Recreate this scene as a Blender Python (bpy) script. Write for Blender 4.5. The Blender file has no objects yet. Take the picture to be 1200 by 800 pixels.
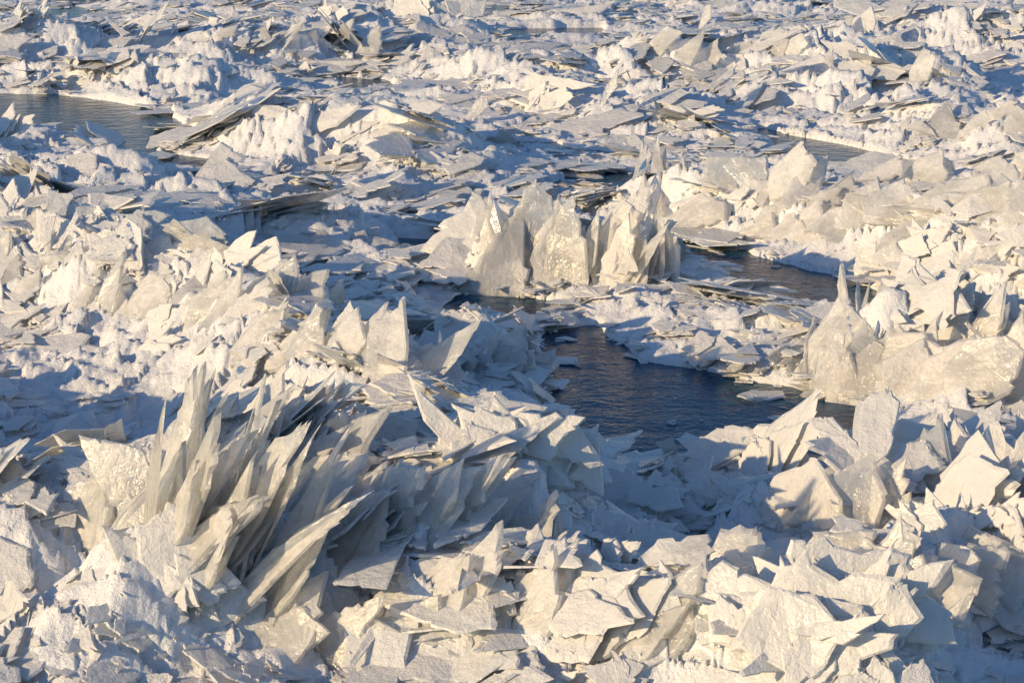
import bpy, math, numpy as np
from mathutils import Vector
rng=np.random.default_rng(11)
CAMH=3.0; PITCH=math.radians(13); F=2800.0
def sv(u,v,z=0.0):
    a=(u-600)/F; b=(400-v)/F
    dy=math.cos(PITCH)+b*math.sin(PITCH); dz=-math.sin(PITCH)+b*math.cos(PITCH)
    t=(z-CAMH)/dz
    return (a*t, dy*t)
# ---------- noise ----------
def hsh(ix,iy,s):
    h=(ix.astype(np.int64)*374761393+iy.astype(np.int64)*668265263+s*974634777)&0xffffffff
    h=((h^(h>>13))*1274126177)&0xffffffff
    return ((h^(h>>16))&0xffffff)/float(0xffffff)
def gn(x,y,s=0):
    xi=np.floor(x);yi=np.floor(y);fx=x-xi;fy=y-yi
    u=fx*fx*fx*(fx*(fx*6-15)+10);v=fy*fy*fy*(fy*(fy*6-15)+10)
    def g(ox,oy):
        a=hsh(xi+ox,yi+oy,s)*2*np.pi
        return np.cos(a)*(fx-ox)+np.sin(a)*(fy-oy)
    return ((g(0,0)*(1-u)+g(1,0)*u)*(1-v)+(g(0,1)*(1-u)+g(1,1)*u)*v)*1.5
def fbm(x,y,o=4,s=0,gain=.5):
    r=0;a=1;t=0
    for i in range(o):
        r=r+a*gn(x,y,s+i*17);t+=a;a*=gain;x=x*2.03+3.1;y=y*2.03+1.7
    return r/t
AZ0=math.radians(220)
def azfield(x,y):
    return AZ0+1.1*fbm(x*.6,y*.5,2,99)
def facets(x,y,cell,s):
    """tilted snow-covered slabs: elongated cells, each carrying its own dipping plane"""
    ca,sa=math.cos(-.45),math.sin(-.45)
    X=(ca*x+sa*y)/cell/1.7;Y=(-sa*x+ca*y)/cell
    X=X+.07*gn(X*2.5,Y*2.5,s+5);Y=Y+.07*gn(X*2.5,Y*2.5,s+6)
    xi=np.floor(X);yi=np.floor(Y)
    best=np.full(x.shape,99.);out=np.zeros(x.shape)
    az0=AZ0+.45
    for ox in(-1,0,1):
        for oy in(-1,0,1):
            cx=xi+ox;cy=yi+oy
            px=cx+hsh(cx,cy,s);py=cy+hsh(cx,cy,s+1)
            dx=X-px;dy=Y-py
            th=(hsh(cx,cy,s+2)-.5)*1.6
            a=np.cos(th)*dx+np.sin(th)*dy;b=-np.sin(th)*dx+np.cos(th)*dy
            d=np.maximum(np.abs(a)*1.2,np.abs(b)*1.0)+.25*np.abs(a+b)
            az=az0+(hsh(cx,cy,s+3)-.5)*1.8
            sl=.08+.26*hsh(cx,cy,s+4)
            pl=-(np.cos(az)*dx*1.5+np.sin(az)*dy)*sl+(hsh(cx,cy,s+7)-.5)*.14
            m=d<best
            best=np.where(m,d,best);out=np.where(m,pl,out)
    return out*cell
# ---------- layout (positions on the river, crest height z, width) ----------
RID=[
([(-140,275),(90,305),(250,350),(340,400),(430,470),(540,530)],.42,.50,1.0,0),
([(60,600),(200,580),(330,565),(480,590),(600,600)],.42,.50,1.0,0),
([(620,610),(760,600),(900,605)],.12,.35,.7,0),
([(180,700),(300,670),(450,670),(650,710),(900,770),(1000,800)],.34,.40,.9,0),
([(-420,420),(-240,470),(-130,560)],.44,.38,1.0,0),  # unseen ridge added left of frame, blocks the sun to shade the left valley
([(940,415),(1000,398),(1100,388),(1300,385)],.30,.30,1.0,0),
([(950,600),(1050,585),(1300,580)],.28,.33,1.0,0),
([(1010,680),(1100,660),(1300,660)],.28,.30,.9,0),
([(580,305),(650,300),(740,305)],.16,.26,1.0,0),
([(790,210),(880,230),(1000,240),(1100,268),(1300,320)],.32,.45,.9,0),
([(190,112),(330,122),(440,150)],.36,1.0,.5,1),
([(100,75),(200,82)],.25,.9,.5,1),
([(-120,165),(60,165),(120,178)],.30,.6,.4,1),
([(-200,45),(0,50),(150,40),(300,25)],.32,1.0,.7,0),
([(300,40),(420,20),(560,15)],.35,1.0,.7,0),
([(780,50),(880,45),(1030,65)],.42,1.0,.6,1),
([(940,85),(1100,95)],.35,.8,.6,0),
([(1080,130),(1200,145),(1400,150)],.32,1.1,.5,1),
([(640,98),(760,113),(880,138)],.2,.7,.5,0),
([(480,65),(640,75)],.25,.7,.6,0),
([(1070,207),(1200,212),(1400,222)],.22,.4,.7,0),
([(350,258),(450,250),(570,260)],.18,.45,.5,0),
([(535,410),(590,400),(635,425)],.18,.22,.9,0),
([(1100,20),(1250,30)],.4,1.2,.6,0),
([(0,235),(60,250),(120,270)],.28,.5,.8,0),
]
POOL=[
[(645,390),(700,386),(745,425),(830,438),(900,452),(1050,490),(1040,535),(940,565),(840,568),(760,555),(700,518),(655,468)],
[(-200,110),(60,112),(195,128),(210,153),(175,176),(270,196),(120,204),(140,168),(20,146),(-200,142)],
[(750,270),(820,286),(880,302),(960,320),(1060,350),(1200,376),(1200,396),(1090,394),(990,368),(890,342),(810,314)],
[(495,346),(560,346),(645,360),(635,380),(550,376)],
[(470,280),(555,283),(550,299),(475,297)],
[(395,90),(445,94),(465,107),(410,107)],
[(690,204),(750,208),(780,230),(700,225)],
[(890,152),(1000,172),(1080,196),(1030,205),(930,182)],
[(1030,238),(1200,250),(1300,264),(1200,265),(1050,250)],
[(710,66),(800,68),(900,78),(800,82)],
[(570,35),(700,33),(700,44),(590,46)],
[(300,206),(390,202),(400,208),(330,213)],
[(560,165),(640,168),(650,176),(570,174)],
]
RIDw=[(np.array([sv(u,v,A*.9) for u,v in P]),A,w,sh,sn) for P,A,w,sh,sn in RID]
POOLw=[np.array([sv(u,v,0) for u,v in P]) for P in POOL]
SNOWY=[(90,465,1.1,.95),(40,340,.7,.4),(320,140,1.8,.65),(60,180,1.0,.75),(100,760,.6,.6),(900,40,2.,.35),(1150,140,2,.4),(790,355,.9,.5),(1050,760,.7,.6),(1130,510,.5,.4),(560,560,.5,.3)]
SNOWw=[(sv(u,v,.15),r,s) for u,v,r,s in SNOWY]
def segd(x,y,a,b):
    d=b-a;L=(d@d)+1e-9
    t=np.clip(((x-a[0])*d[0]+(y-a[1])*d[1])/L,0,1)
    return np.hypot(x-a[0]-t*d[0],y-a[1]-t*d[1])
def pool_sd(x,y):
    out=np.full(x.shape,9.0)
    for P in POOLw:
        n=len(P);ins=np.zeros(x.shape,bool);dd=np.full(x.shape,99.)
        for i in range(n):
            a=P[i];b=P[(i+1)%n]
            dd=np.minimum(dd,segd(x,y,a,b))
            c=((a[1]>y)!=(b[1]>y))&(x<(b[0]-a[0])*(y-a[1])/(b[1]-a[1]+1e-12)+a[0])
            ins^=c
        out=np.minimum(out,np.where(ins,-dd,dd))
    return out
def field(x,y):
    nx=fbm(x*1.3,y*1.3,3,5);ny=fbm(x*1.3,y*1.1,3,9)
    wx=x+.2*nx;wy=y+.25*ny
    rid=np.zeros(x.shape);steep=np.zeros(x.shape)
    for P,A,w,sh,sn in RIDw:
        d=np.full(x.shape,99.)
        for i in range(len(P)-1): d=np.minimum(d,segd(wx,wy,P[i],P[i+1]))
        rid=np.maximum(rid,A*np.exp(-(d/w)**2));steep=np.maximum(steep,sh*np.exp(-(d/(w*.8))**2))
    snow=np.zeros(x.shape)
    for (sx,sy),r,s in SNOWw:
        snow=np.maximum(snow,s*np.exp(-(((x-sx)/r)**2+((y-sy)/(r*1.2))**2)))
    snow=np.clip(snow+.50*fbm(x*.8,y*.8,3,77),0,1)
    far=np.clip((y-13)/6,0,1)
    base=.12*(1-far)+.035*far+ (.06+.14*far)*fbm(x*.42,y*.55,4,31)
    sd=pool_sd(x+.15*nx,y+.15*ny)
    k=np.clip(sd/.07,0,1);k=k*k*(3-2*k)              # low shelf at the water's edge
    k2=np.clip(sd/(.45+.5*far),0,1)                  # then rises gradually
    full=base+rid
    h=-.12+k*(.15+np.clip(full-.03,-.2,9)*k2*k2*(3-2*k2))
    return h,rid,steep,snow,sd
def height(x,y,detail=True):
    h,rid,steep,snow,sd=field(x,y)
    far=np.clip((y-12)/8,0,1)
    amp=np.clip((h+.06)*5,0,1)
    n=fbm(x*2.2,y*2.2,4,3)
    h=h+amp*(.09*n)*(1-.3*far)
    if detail:
        fa=facets(x,y,.42,300)*.9+facets(x+.2*n,y,.16,400)*.9+facets(x,y,.95,500)*.45*far
        h=h+amp*(fa*(1-.5*snow))
        lump=np.abs(gn(x*3.5+n,y*3.5,41))*.05+np.abs(gn(x*8+n,y*8,42))*.030+np.abs(gn(x*19,y*19,43))*.013
        h=h+amp*(lump*(.2+.8*snow)-.02+.03*snow)*(1-.4*far)+amp*.006*fbm(x*34,y*34,2,51)
    return h
def link(o): bpy.context.scene.collection.objects.link(o); return o
def mkmesh(name,V,loops,starts,mat,attrs={},smooth=False):
    me=bpy.data.meshes.new(name)
    me.vertices.add(len(V));me.vertices.foreach_set("co",V.astype(np.float32).ravel())
    me.loops.add(len(loops));me.loops.foreach_set("vertex_index",loops.astype(np.int32))
    me.polygons.add(len(starts));me.polygons.foreach_set("loop_start",starts.astype(np.int32))
    me.polygons.foreach_set("use_smooth",np.full(len(starts),smooth))
    for k,a in attrs.items():
        at=me.attributes.new(k,'FLOAT','POINT');at.data.foreach_set("value",a.astype(np.float32))
    me.update(calc_edges=True);me.validate()
    me.materials.append(mat)
    return link(bpy.data.objects.new(name,me))
# ---------- materials ----------
def newmat(n):
    m=bpy.data.materials.new(n);m.use_nodes=True;nt=m.node_tree;nt.nodes.clear()
    return m,nt,nt.nodes,nt.links
def noise(N,L,co,scale,detail=4,rough=.55):
    t=N.new('ShaderNodeTexNoise');t.inputs['Scale'].default_value=scale;t.inputs['Detail'].default_value=detail;t.inputs['Roughness'].default_value=rough
    L.new(co,t.inputs['Vector']);return t.outputs['Fac']
def ramp(N,L,f,a,b,ca=(0,0,0,1),cb=(1,1,1,1)):
    r=N.new('ShaderNodeValToRGB');r.color_ramp.elements[0].position=a;r.color_ramp.elements[1].position=b
    r.color_ramp.elements[0].color=ca;r.color_ramp.elements[1].color=cb;L.new(f,r.inputs['Fac']);return r.outputs['Color']
def bump(N,L,h,dist,strength=1,nrm=None):
    b=N.new('ShaderNodeBump');b.inputs['Distance'].default_value=dist
    if isinstance(strength,(int,float)): b.inputs['Strength'].default_value=strength
    else: L.new(strength,b.inputs['Strength'])
    L.new(h,b.inputs['Height'])
    if nrm: L.new(nrm,b.inputs['Normal'])
    return b.outputs['Normal']
def math_(N,L,op,a,b,clamp=False):
    m=N.new('ShaderNodeMath');m.operation=op;m.use_clamp=clamp
    for i,v in enumerate((a,b)):
        if isinstance(v,(int,float)): m.inputs[i].default_value=v
        else: L.new(v,m.inputs[i])
    return m.outputs[0]
# snow
snowm,nt,N,L=newmat("packed_snow")
tc=N.new('ShaderNodeTexCoord');co=tc.outputs['Object']
n1=noise(N,L,co,16,6,.65);n2=noise(N,L,co,90,4,.7)
b1=bump(N,L,n1,.03,.8);b2=bump(N,L,n2,.008,.9,b1)
P=N.new('ShaderNodeBsdfDiffuse');L.new(b2,P.inputs['Normal'])
L.new(ramp(N,L,n1,.35,.65,(.78,.82,.87,1),(.88,.89,.90,1)),P.inputs['Color'])
O=N.new('ShaderNodeOutputMaterial');L.new(P.outputs[0],O.inputs[0])
def icemat(name,clear):
    icem,nt,N,L=newmat(name)
    tc=N.new('ShaderNodeTexCoord');co=tc.outputs['Object']
    at=N.new('ShaderNodeAttribute');at.attribute_name='rnd';rnd=at.outputs['Fac']
    n1=noise(N,L,co,5,5,.62);n2=noise(N,L,co,30,6,.7);n3=noise(N,L,co,150,3,.7)
    geo=N.new('ShaderNodeNewGeometry');sx=N.new('ShaderNodeSeparateXYZ');L.new(geo.outputs['True Normal'],sx.inputs[0])
    up=sx.outputs['Z']
    f=math_(N,L,'ADD',math_(N,L,'MULTIPLY',n1,1.0),math_(N,L,'MULTIPLY',rnd,.30))
    f=math_(N,L,'ADD',f,math_(N,L,'MULTIPLY',n2,.5))
    f=math_(N,L,'ADD',f,math_(N,L,'MULTIPLY',up,.16))
    frost=ramp(N,L,math_(N,L,'MULTIPLY',f,.6),.48,.72)     # 0 bare ice, 1 snow crust
    b1=bump(N,L,n1,.06,.50)
    b2=bump(N,L,n2,.011,math_(N,L,'ADD',math_(N,L,'MULTIPLY',frost,.65),.22),b1)
    b3=bump(N,L,n3,.004,math_(N,L,'ADD',math_(N,L,'MULTIPLY',frost,.8),.12),b2)
    D=N.new('ShaderNodeBsdfDiffuse');L.new(b3,D.inputs['Normal'])
    L.new(ramp(N,L,frost,0,1,(.89,.92,.93,1),(.94,.945,.945,1)),D.inputs['Color'])
    T=N.new('ShaderNodeBsdfTranslucent');T.inputs['Color'].default_value=(1,.97,.90,1);L.new(b2,T.inputs['Normal'])
    G=N.new('ShaderNodeBsdfGlossy');L.new(ramp(N,L,frost,0,1,(.12,.12,.12,1),(.45,.45,.45,1)),G.inputs['Roughness']);L.new(b3,G.inputs['Normal'])
    tf=.54 if clear else .42
    m1=N.new('ShaderNodeMixShader');L.new(ramp(N,L,frost,0,1,(tf,tf,tf,1),(.22,.22,.22,1)),m1.inputs[0]);L.new(D.outputs[0],m1.inputs[1]);L.new(T.outputs[0],m1.inputs[2])
    last=m1
    if clear:
        TR=N.new('ShaderNodeBsdfTransparent');TR.inputs['Color'].default_value=(.99,.99,.99,1)
        m2=N.new('ShaderNodeMixShader');L.new(ramp(N,L,frost,0,.9,(.42,.42,.42,1),(.05,.05,.05,1)),m2.inputs[0]);L.new(m1.outputs[0],m2.inputs[1]);L.new(TR.outputs[0],m2.inputs[2]);last=m2
    fr=N.new('ShaderNodeFresnel');fr.inputs['IOR'].default_value=1.45;L.new(b3,fr.inputs['Normal'])
    m3=N.new('ShaderNodeMixShader');L.new(fr.outputs[0],m3.inputs[0]);L.new(last.outputs[0],m3.inputs[1]);L.new(G.outputs[0],m3.inputs[2])
    O=N.new('ShaderNodeOutputMaterial');L.new(m3.outputs[0],O.inputs[0])
    return icem
icem=icemat("frosted_river_ice",False);clearm=icemat("clear_river_ice",True)
# water
watm,nt,N,L=newmat("river_water")
tc=N.new('ShaderNodeTexCoord');co=tc.outputs['Object']
n1=noise(N,L,co,5,4,.6);n2=noise(N,L,co,22,3,.6)
b1=bump(N,L,n1,.03,.5);b2=bump(N,L,n2,.006,.6,b1)
P=N.new('ShaderNodeBsdfPrincipled');L.new(b2,P.inputs['Normal'])
L.new(ramp(N,L,n1,.3,.7,(.008,.05,.095,1),(.025,.095,.165,1)),P.inputs['Base Color'])
P.inputs['Roughness'].default_value=.1;P.inputs['IOR'].default_value=1.33;P.inputs['Specular IOR Level'].default_value=.12
O=N.new('ShaderNodeOutputMaterial');L.new(P.outputs[0],O.inputs[0])
# ---------- terrain ----------
R,C=1300,850
yy=5.5*np.exp(np.linspace(0,1,R)*np.log(260/5.5))
tt=np.linspace(-.36,.36,C)
Y=np.repeat(yy[:,None],C,1);X=Y*tt[None,:]
Z=height(X.ravel(),Y.ravel())
V=np.stack([X.ravel(),Y.ravel(),Z],1)
idx=np.arange(R*C).reshape(R,C)
q=np.stack([idx[:-1,:-1],idx[:-1,1:],idx[1:,1:],idx[1:,:-1]],-1).reshape(-1,4)
mkmesh("snow_ground",V,q.ravel(),np.arange(len(q))*4,snowm,{},True)
wv=np.array([(-600,-200,0),(600,-200,0),(600,1200,0),(-600,1200,0)],float)
mkmesh("river_water",wv,np.arange(4),np.array([0]),watm)
# ---------- plate templates ----------
def jagged(c):
    k=len(c);out=[]
    for i in range(k):
        p,qq=c[i],c[(i+1)%k];out.append(p)
        d=qq-p;nn=np.array([-d[1],d[0]]);m=rng.integers(3,10);jag=rng.uniform(.012,.07)
        ts=np.sort(rng.uniform(.05,.95,m))
        for t in ts: out.append(p+d*t+nn*rng.normal(0,jag))
    return np.array(out)
def template():
    k=rng.choice([3,4,4,4,5,5,6])
    a=np.sort((np.arange(k)+rng.uniform(-.36,.36,k))/k*2*np.pi)
    r=rng.uniform(.6,1.1,k)
    return jagged(np.stack([np.cos(a)*r,np.sin(a)*r],1))
def pointed():
    """shard whose sharp tip points along +x, broad broken root at -x"""
    t=rng.uniform(-.45,.45);s1=rng.uniform(.1,.6);s2=rng.uniform(-.1,.55)
    c=[(1.15,t),(s1,.55+.3*rng.uniform()),(-.8,.7+.3*rng.uniform()),(-.95,-.7-.3*rng.uniform()),(s2,-.6-.3*rng.uniform())]
    return jagged(np.array(c))
NT=110
TPL=[template() for _ in range(NT)]+[pointed() for _ in range(40)]
class Acc:
    def __init__(s): s.V=[];s.Lp=[];s.St=[];s.R=[];s.nv=0;s.nl=0
    def plates(s,c,n,u,sx,sy,th,rnd,tid=None):
        w=np.cross(n,u)
        if tid is None: tid=rng.integers(0,NT,len(c))
        for t in np.unique(tid):
            m=np.where(tid==t)[0]
            T=TPL[t];k=len(T)
            px=T[None,:,0]*sx[m][:,None];py=T[None,:,1]*sy[m][:,None]
            wed=rng.uniform(-.6,.6,(len(m),1))
            th_=th[m][:,None]*(1+wed*T[None,:,0]+.2*rng.normal(size=(len(m),k)))
            bow=rng.normal(0,.07,(len(m),1))*(px**2-py**2)/np.maximum(sx[m][:,None],.01)
            sc=rng.uniform(.90,1.0,(len(m),1))*(1-.06*rng.uniform(size=(len(m),k)))
            U=u[m][:,None];W=w[m][:,None];Nn=n[m][:,None];Cc=c[m][:,None]
            top=Cc+U*(px*sc)[...,None]+W*(py*sc)[...,None]+Nn*(th_*.5+bow)[...,None]
            bot=Cc+U*px[...,None]+W*py[...,None]-Nn*(th_*.5-bow)[...,None]
            Vv=np.concatenate([top,bot],1)
            base=s.nv+np.arange(len(m))[:,None]*2*k
            i=np.arange(k);j=(i+1)%k
            loc=np.concatenate([i,(k+i)[::-1],np.stack([i,k+i,k+j,j],1).ravel()])
            st=np.concatenate([[0,k],2*k+4*i])
            s.Lp.append((base+loc[None,:]).ravel())
            s.St.append((s.nl+np.arange(len(m))[:,None]*len(loc)+st[None,:]).ravel())
            s.V.append(Vv.reshape(-1,3));s.R.append(np.repeat(rnd[m],2*k))
            s.nv+=len(m)*2*k;s.nl+=len(m)*len(loc)
    def build(s,name,mat):
        return mkmesh(name,np.concatenate(s.V),np.concatenate(s.Lp),np.concatenate(s.St),mat,{'rnd':np.concatenate(s.R)})
def frame(nx,ny,spin):
    n=np.stack([nx,ny,np.ones_like(nx)],1);n/=np.linalg.norm(n,axis=1)[:,None]
    z=np.array([0,0,1.])[None]
    up=z-n*n[:,2:3];l=np.linalg.norm(up,axis=1)[:,None]
    up=np.where(l>1e-3,up/np.maximum(l,1e-6),np.array([[1.,0,0]]))
    up=up-n*np.sum(up*n,1)[:,None];up/=np.linalg.norm(up,axis=1)[:,None]
    si=np.cross(up,n)
    return n,up*np.cos(spin)[:,None]+si*np.sin(spin)[:,None],up,si
def scatter_pts(n,y0,y1,pw):
    y=np.exp(rng.uniform(np.log(y0),np.log(y1),n*3))
    wgt=y**(2-pw);keep=rng.uniform(0,1,len(y))<wgt/wgt.max()
    y=y[keep][:n]
    return rng.uniform(-.33,.33,len(y))*y,y
def clusters(n,y0,y1,pw,size,smax,kmin,kmax,A,psteep=.2,wat=.05,stk=.62):
    x,y=scatter_pts(n,y0,y1,pw)
    h,rid,steep,snow,sd=field(x,y)
    H=lambda a,b:height(a,b,False)
    h=H(x,y);e=.12
    gx=(H(x+e,y)-h)/e;gy=(H(x,y+e)-h)/e
    p=np.where(sd<size*.4,wat,1)*np.where(h<-.03,.45,1)*(1-.85*snow)
    k=rng.uniform(size=len(x))<p
    x,y,h,rid,steep,snow,sd,gx,gy=[a[k] for a in (x,y,h,rid,steep,snow,sd,gx,gy)]
    m=len(x)
    az=azfield(x,y)+rng.normal(0,.20,m)
    az=np.where(gn(x*.9,y*.9,640)+rng.normal(0,.12,m)>.42,az+np.pi,az)
    sf=np.clip(.5+1.6*gn(x*1.5,y*1.3,600),0,1.5)
    rt=.08+np.abs(rng.normal(0,.07,m))+steep*sf*stk*np.exp(rng.normal(0,.3,m))
    st=rng.uniform(size=m)<psteep*steep*sf*1.5
    rt=np.where(st,rt+rng.uniform(.4,1.8,m),rt)
    lo=(h<.0)|(sd<.12)
    rt=np.where(lo,.04,rt);gx=np.where(lo,0,gx);gy=np.where(lo,0,gy)
    cnt=rng.integers(kmin,kmax+1,m)
    cnt=np.where(h<-.03,rng.integers(1,4,m),cnt)
    sz=np.clip(size*np.exp(rng.normal(0,.5,m)),0,smax)
    sz=np.where((sd<.35)&(y<14),np.minimum(sz,.15),sz)
    I=np.repeat(np.arange(m),cnt);j=np.concatenate([np.arange(c) for c in cnt])
    M=len(I)
    a2=az[I]+rng.normal(0,.09,M);r2=np.maximum(rt[I]+rng.normal(0,.04,M),0)
    r2=np.where(lo[I],.03,r2)
    nx=-gx[I]*.8+np.cos(a2)*r2;ny=-gy[I]*.8+np.sin(a2)*r2
    spin=np.where(rng.uniform(size=M)<.6,np.pi/2+rng.normal(0,.5,M)+np.pi*rng.integers(0,2,M),rng.uniform(0,2*np.pi,M))
    n,u,up,si=frame(nx,ny,spin)
    s=sz[I]*rng.uniform(.45,1.15,M)
    th=rng.uniform(.003,.0075,M)*(.7+s*1.5)
    hz=np.maximum(h[I],.004)
    c=np.stack([x[I],y[I],hz],1)
    rel=np.minimum(r2,1.2)/1.2
    asp=rng.uniform(.30,.85,M)
    c+=up*(s*(.05+.32*rel)*np.where(lo[I],0,1))[:,None]
    c[:,2]+=rng.uniform(-.012,.014,M)
    c+=n*((j-cnt[I]*.5)*rng.uniform(.008,.016,M))[:,None]
    c+=up*(rng.normal(0,.30,M)*s*(1-.6*rel))[:,None]+si*(rng.normal(0,.42,M)*s)[:,None]
    c[:,2]=np.where(lo[I],np.maximum(c[:,2],.0)+.004,c[:,2])
    A.plates(c,n,u,s*1.1,s*asp,th,np.clip(np.repeat(rng.uniform(0,1,m),cnt)*.6+.4*rng.uniform(0,1,M)+.25*snow[I],0,1))
A=Acc()
clusters(1750,6.3,15,.6,.18,.28,4,11,A,.4,stk=.85)
clusters(3600,13,60,.8,.26,.46,3,8,A)
clusters(1800,13,60,.8,.15,.25,3,6,A)
clusters(3000,6.3,14,1.2,.08,.14,2,5,A,.3)
A.build("ice_shard_field",icem)
B=Acc()
clusters(6500,6.3,18,1.6,.03,.055,1,2,B,.3)
clusters(3500,15,45,1.2,.06,.1,1,3,B,.3)
B.build("ice_rubble",icem)
# ---------- large upright slabs ----------
def slab(A,u,v,w,hgt,az,tilt,roll=0.,th=.012,rnd=.3):
    hh=.15
    for _ in range(3):
        x,y=sv(u,v,hh)
        hh=.5*hh+.5*max(float(height(np.array([x]),np.array([y]),False)[0]),0)
    hh=max(float(height(np.array([x]),np.array([y]),False)[0]),0)
    az=math.radians(az);ti=math.tan(math.radians(min(tilt,85)))
    n,uu,up,si=frame(np.array([ti*math.cos(az)]),np.array([ti*math.sin(az)]),np.array([math.radians(roll)]))
    c=np.array([[x,y,hh]])+uu*(hgt*.38)
    tid=rng.integers(NT,NT+40) if rng.uniform()<.6 else rng.integers(0,NT)
    A.plates(c,n,uu,np.array([hgt*.62]),np.array([w*.58]),np.array([th]),np.array([rnd]),np.array([tid]))
def fan(A,u,v,count,du,w,h,az,tilt,roll,js=10,th=.010,dv=0,rnd=.12):
    for i in range(count):
        t=(i/(count-1)-.5) if count>1 else 0
        slab(A,u+t*du+rng.normal(0,6),v+t*dv+rng.normal(0,5),w*rng.uniform(.6,1.2),h*rng.uniform(.55,1.1),
             az+rng.normal(0,js),tilt+rng.normal(0,js*.6),roll+rng.normal(0,js*1.3),th*rng.uniform(.6,1.3),rnd=float(np.clip(rnd+rng.normal(0,.2),0,1)))
H=Acc()
fan(H,645,332,18,160,.38,.58,238,66,0)
fan(H,740,330,9,70,.24,.50,205,72,-15)
fan(H,1080,465,15,240,.40,.46,238,62,5)
fan(H,945,435,9,60,.14,.40,290,60,45)
fan(H,1160,440,9,90,.32,.46,230,72,5)
fan(H,1060,625,11,280,.34,.36,240,60,0)
fan(H,1080,705,10,260,.32,.36,235,56,10)
fan(H,850,605,6,180,.14,.10,230,50,30)
fan(H,585,432,9,90,.2,.24,235,55,10)
fan(H,245,690,20,130,.20,.66,214,68,24)
fan(H,215,660,10,90,.16,.60,222,72,12)
fan(H,140,645,9,110,.34,.46,240,66,-5)
fan(H,330,600,12,130,.26,.40,222,58,20)
fan(H,480,645,14,260,.28,.36,222,56,22)
fan(H,400,455,16,220,.28,.36,222,56,5,dv=80)
fan(H,230,385,16,300,.28,.34,225,54,0,dv=60)
fan(H,50,325,8,140,.32,.34,235,52,-10)
fan(H,890,262,11,120,.50,.38,232,54,0,dv=25)
fan(H,1080,300,15,260,.50,.38,232,52,0,dv=60)
fan(H,765,235,7,60,.16,.5,200,55,-50)
fan(H,640,750,12,380,.26,.34,225,56,20)
fan(H,400,770,7,160,.26,.3,235,58,10)
fan(H,1010,365,4,30,.12,.28,200,70,-30)
fan(H,400,285,6,90,.4,.2,240,25,70)
fan(H,1140,160,7,160,.4,.36,232,50,0)
fan(H,880,80,8,220,.45,.42,232,50,10)
fan(H,330,60,7,220,.45,.36,232,50,10)
fan(H,1120,215,8,200,.45,.33,232,50,0)
H.build("upright_ice_slabs",clearm)
K=Acc()
for a in [(545,140,.14,.42,250,70,35),(700,130,.12,.42,240,70,20),(505,142,.16,.3,260,70,-50),(170,315,.08,.33,190,80,15),(1080,105,.3,.4,230,60,-20),(1000,70,.3,.4,240,60,20),(820,35,.2,.5,230,60,10)]:
    slab(K,*a)
K.build("lone_ice_spikes",clearm)
# ---------- light ----------
EL=math.radians(16);rot=math.radians(246)
S=Vector((math.sin(rot)*math.cos(EL),math.cos(rot)*math.cos(EL),math.sin(EL)))
sl=bpy.data.lights.new("sun","SUN");sl.energy=5.0;sl.angle=math.radians(.5);sl.color=(1,.72,.39)
so=link(bpy.data.objects.new("sun",sl));so.rotation_euler=S.to_track_quat('Z','Y').to_euler();so.location=S*50
w=bpy.data.worlds.new("World");bpy.context.scene.world=w;w.use_nodes=True
nt=w.node_tree;bg=nt.nodes['Background'];sk=nt.nodes.new('ShaderNodeTexSky');sk.sky_type='NISHITA';sk.sun_disc=False
sk.sun_elevation=EL;sk.sun_rotation=rot;sk.ozone_density=4;sk.dust_density=.3
nt.links.new(sk.outputs[0],bg.inputs[0]);bg.inputs[1].default_value=.14
cd=bpy.data.cameras.new("camera");cam=link(bpy.data.objects.new("camera",cd));cam.location=(0,0,CAMH)
cam.rotation_euler=(math.radians(90)-PITCH,0,0);cd.lens=36*F/1200;cd.sensor_width=36;cd.clip_end=2000
sc=bpy.context.scene;sc.camera=cam
sc.view_settings.view_transform='Standard';sc.view_settings.look='None';sc.view_settings.exposure=0
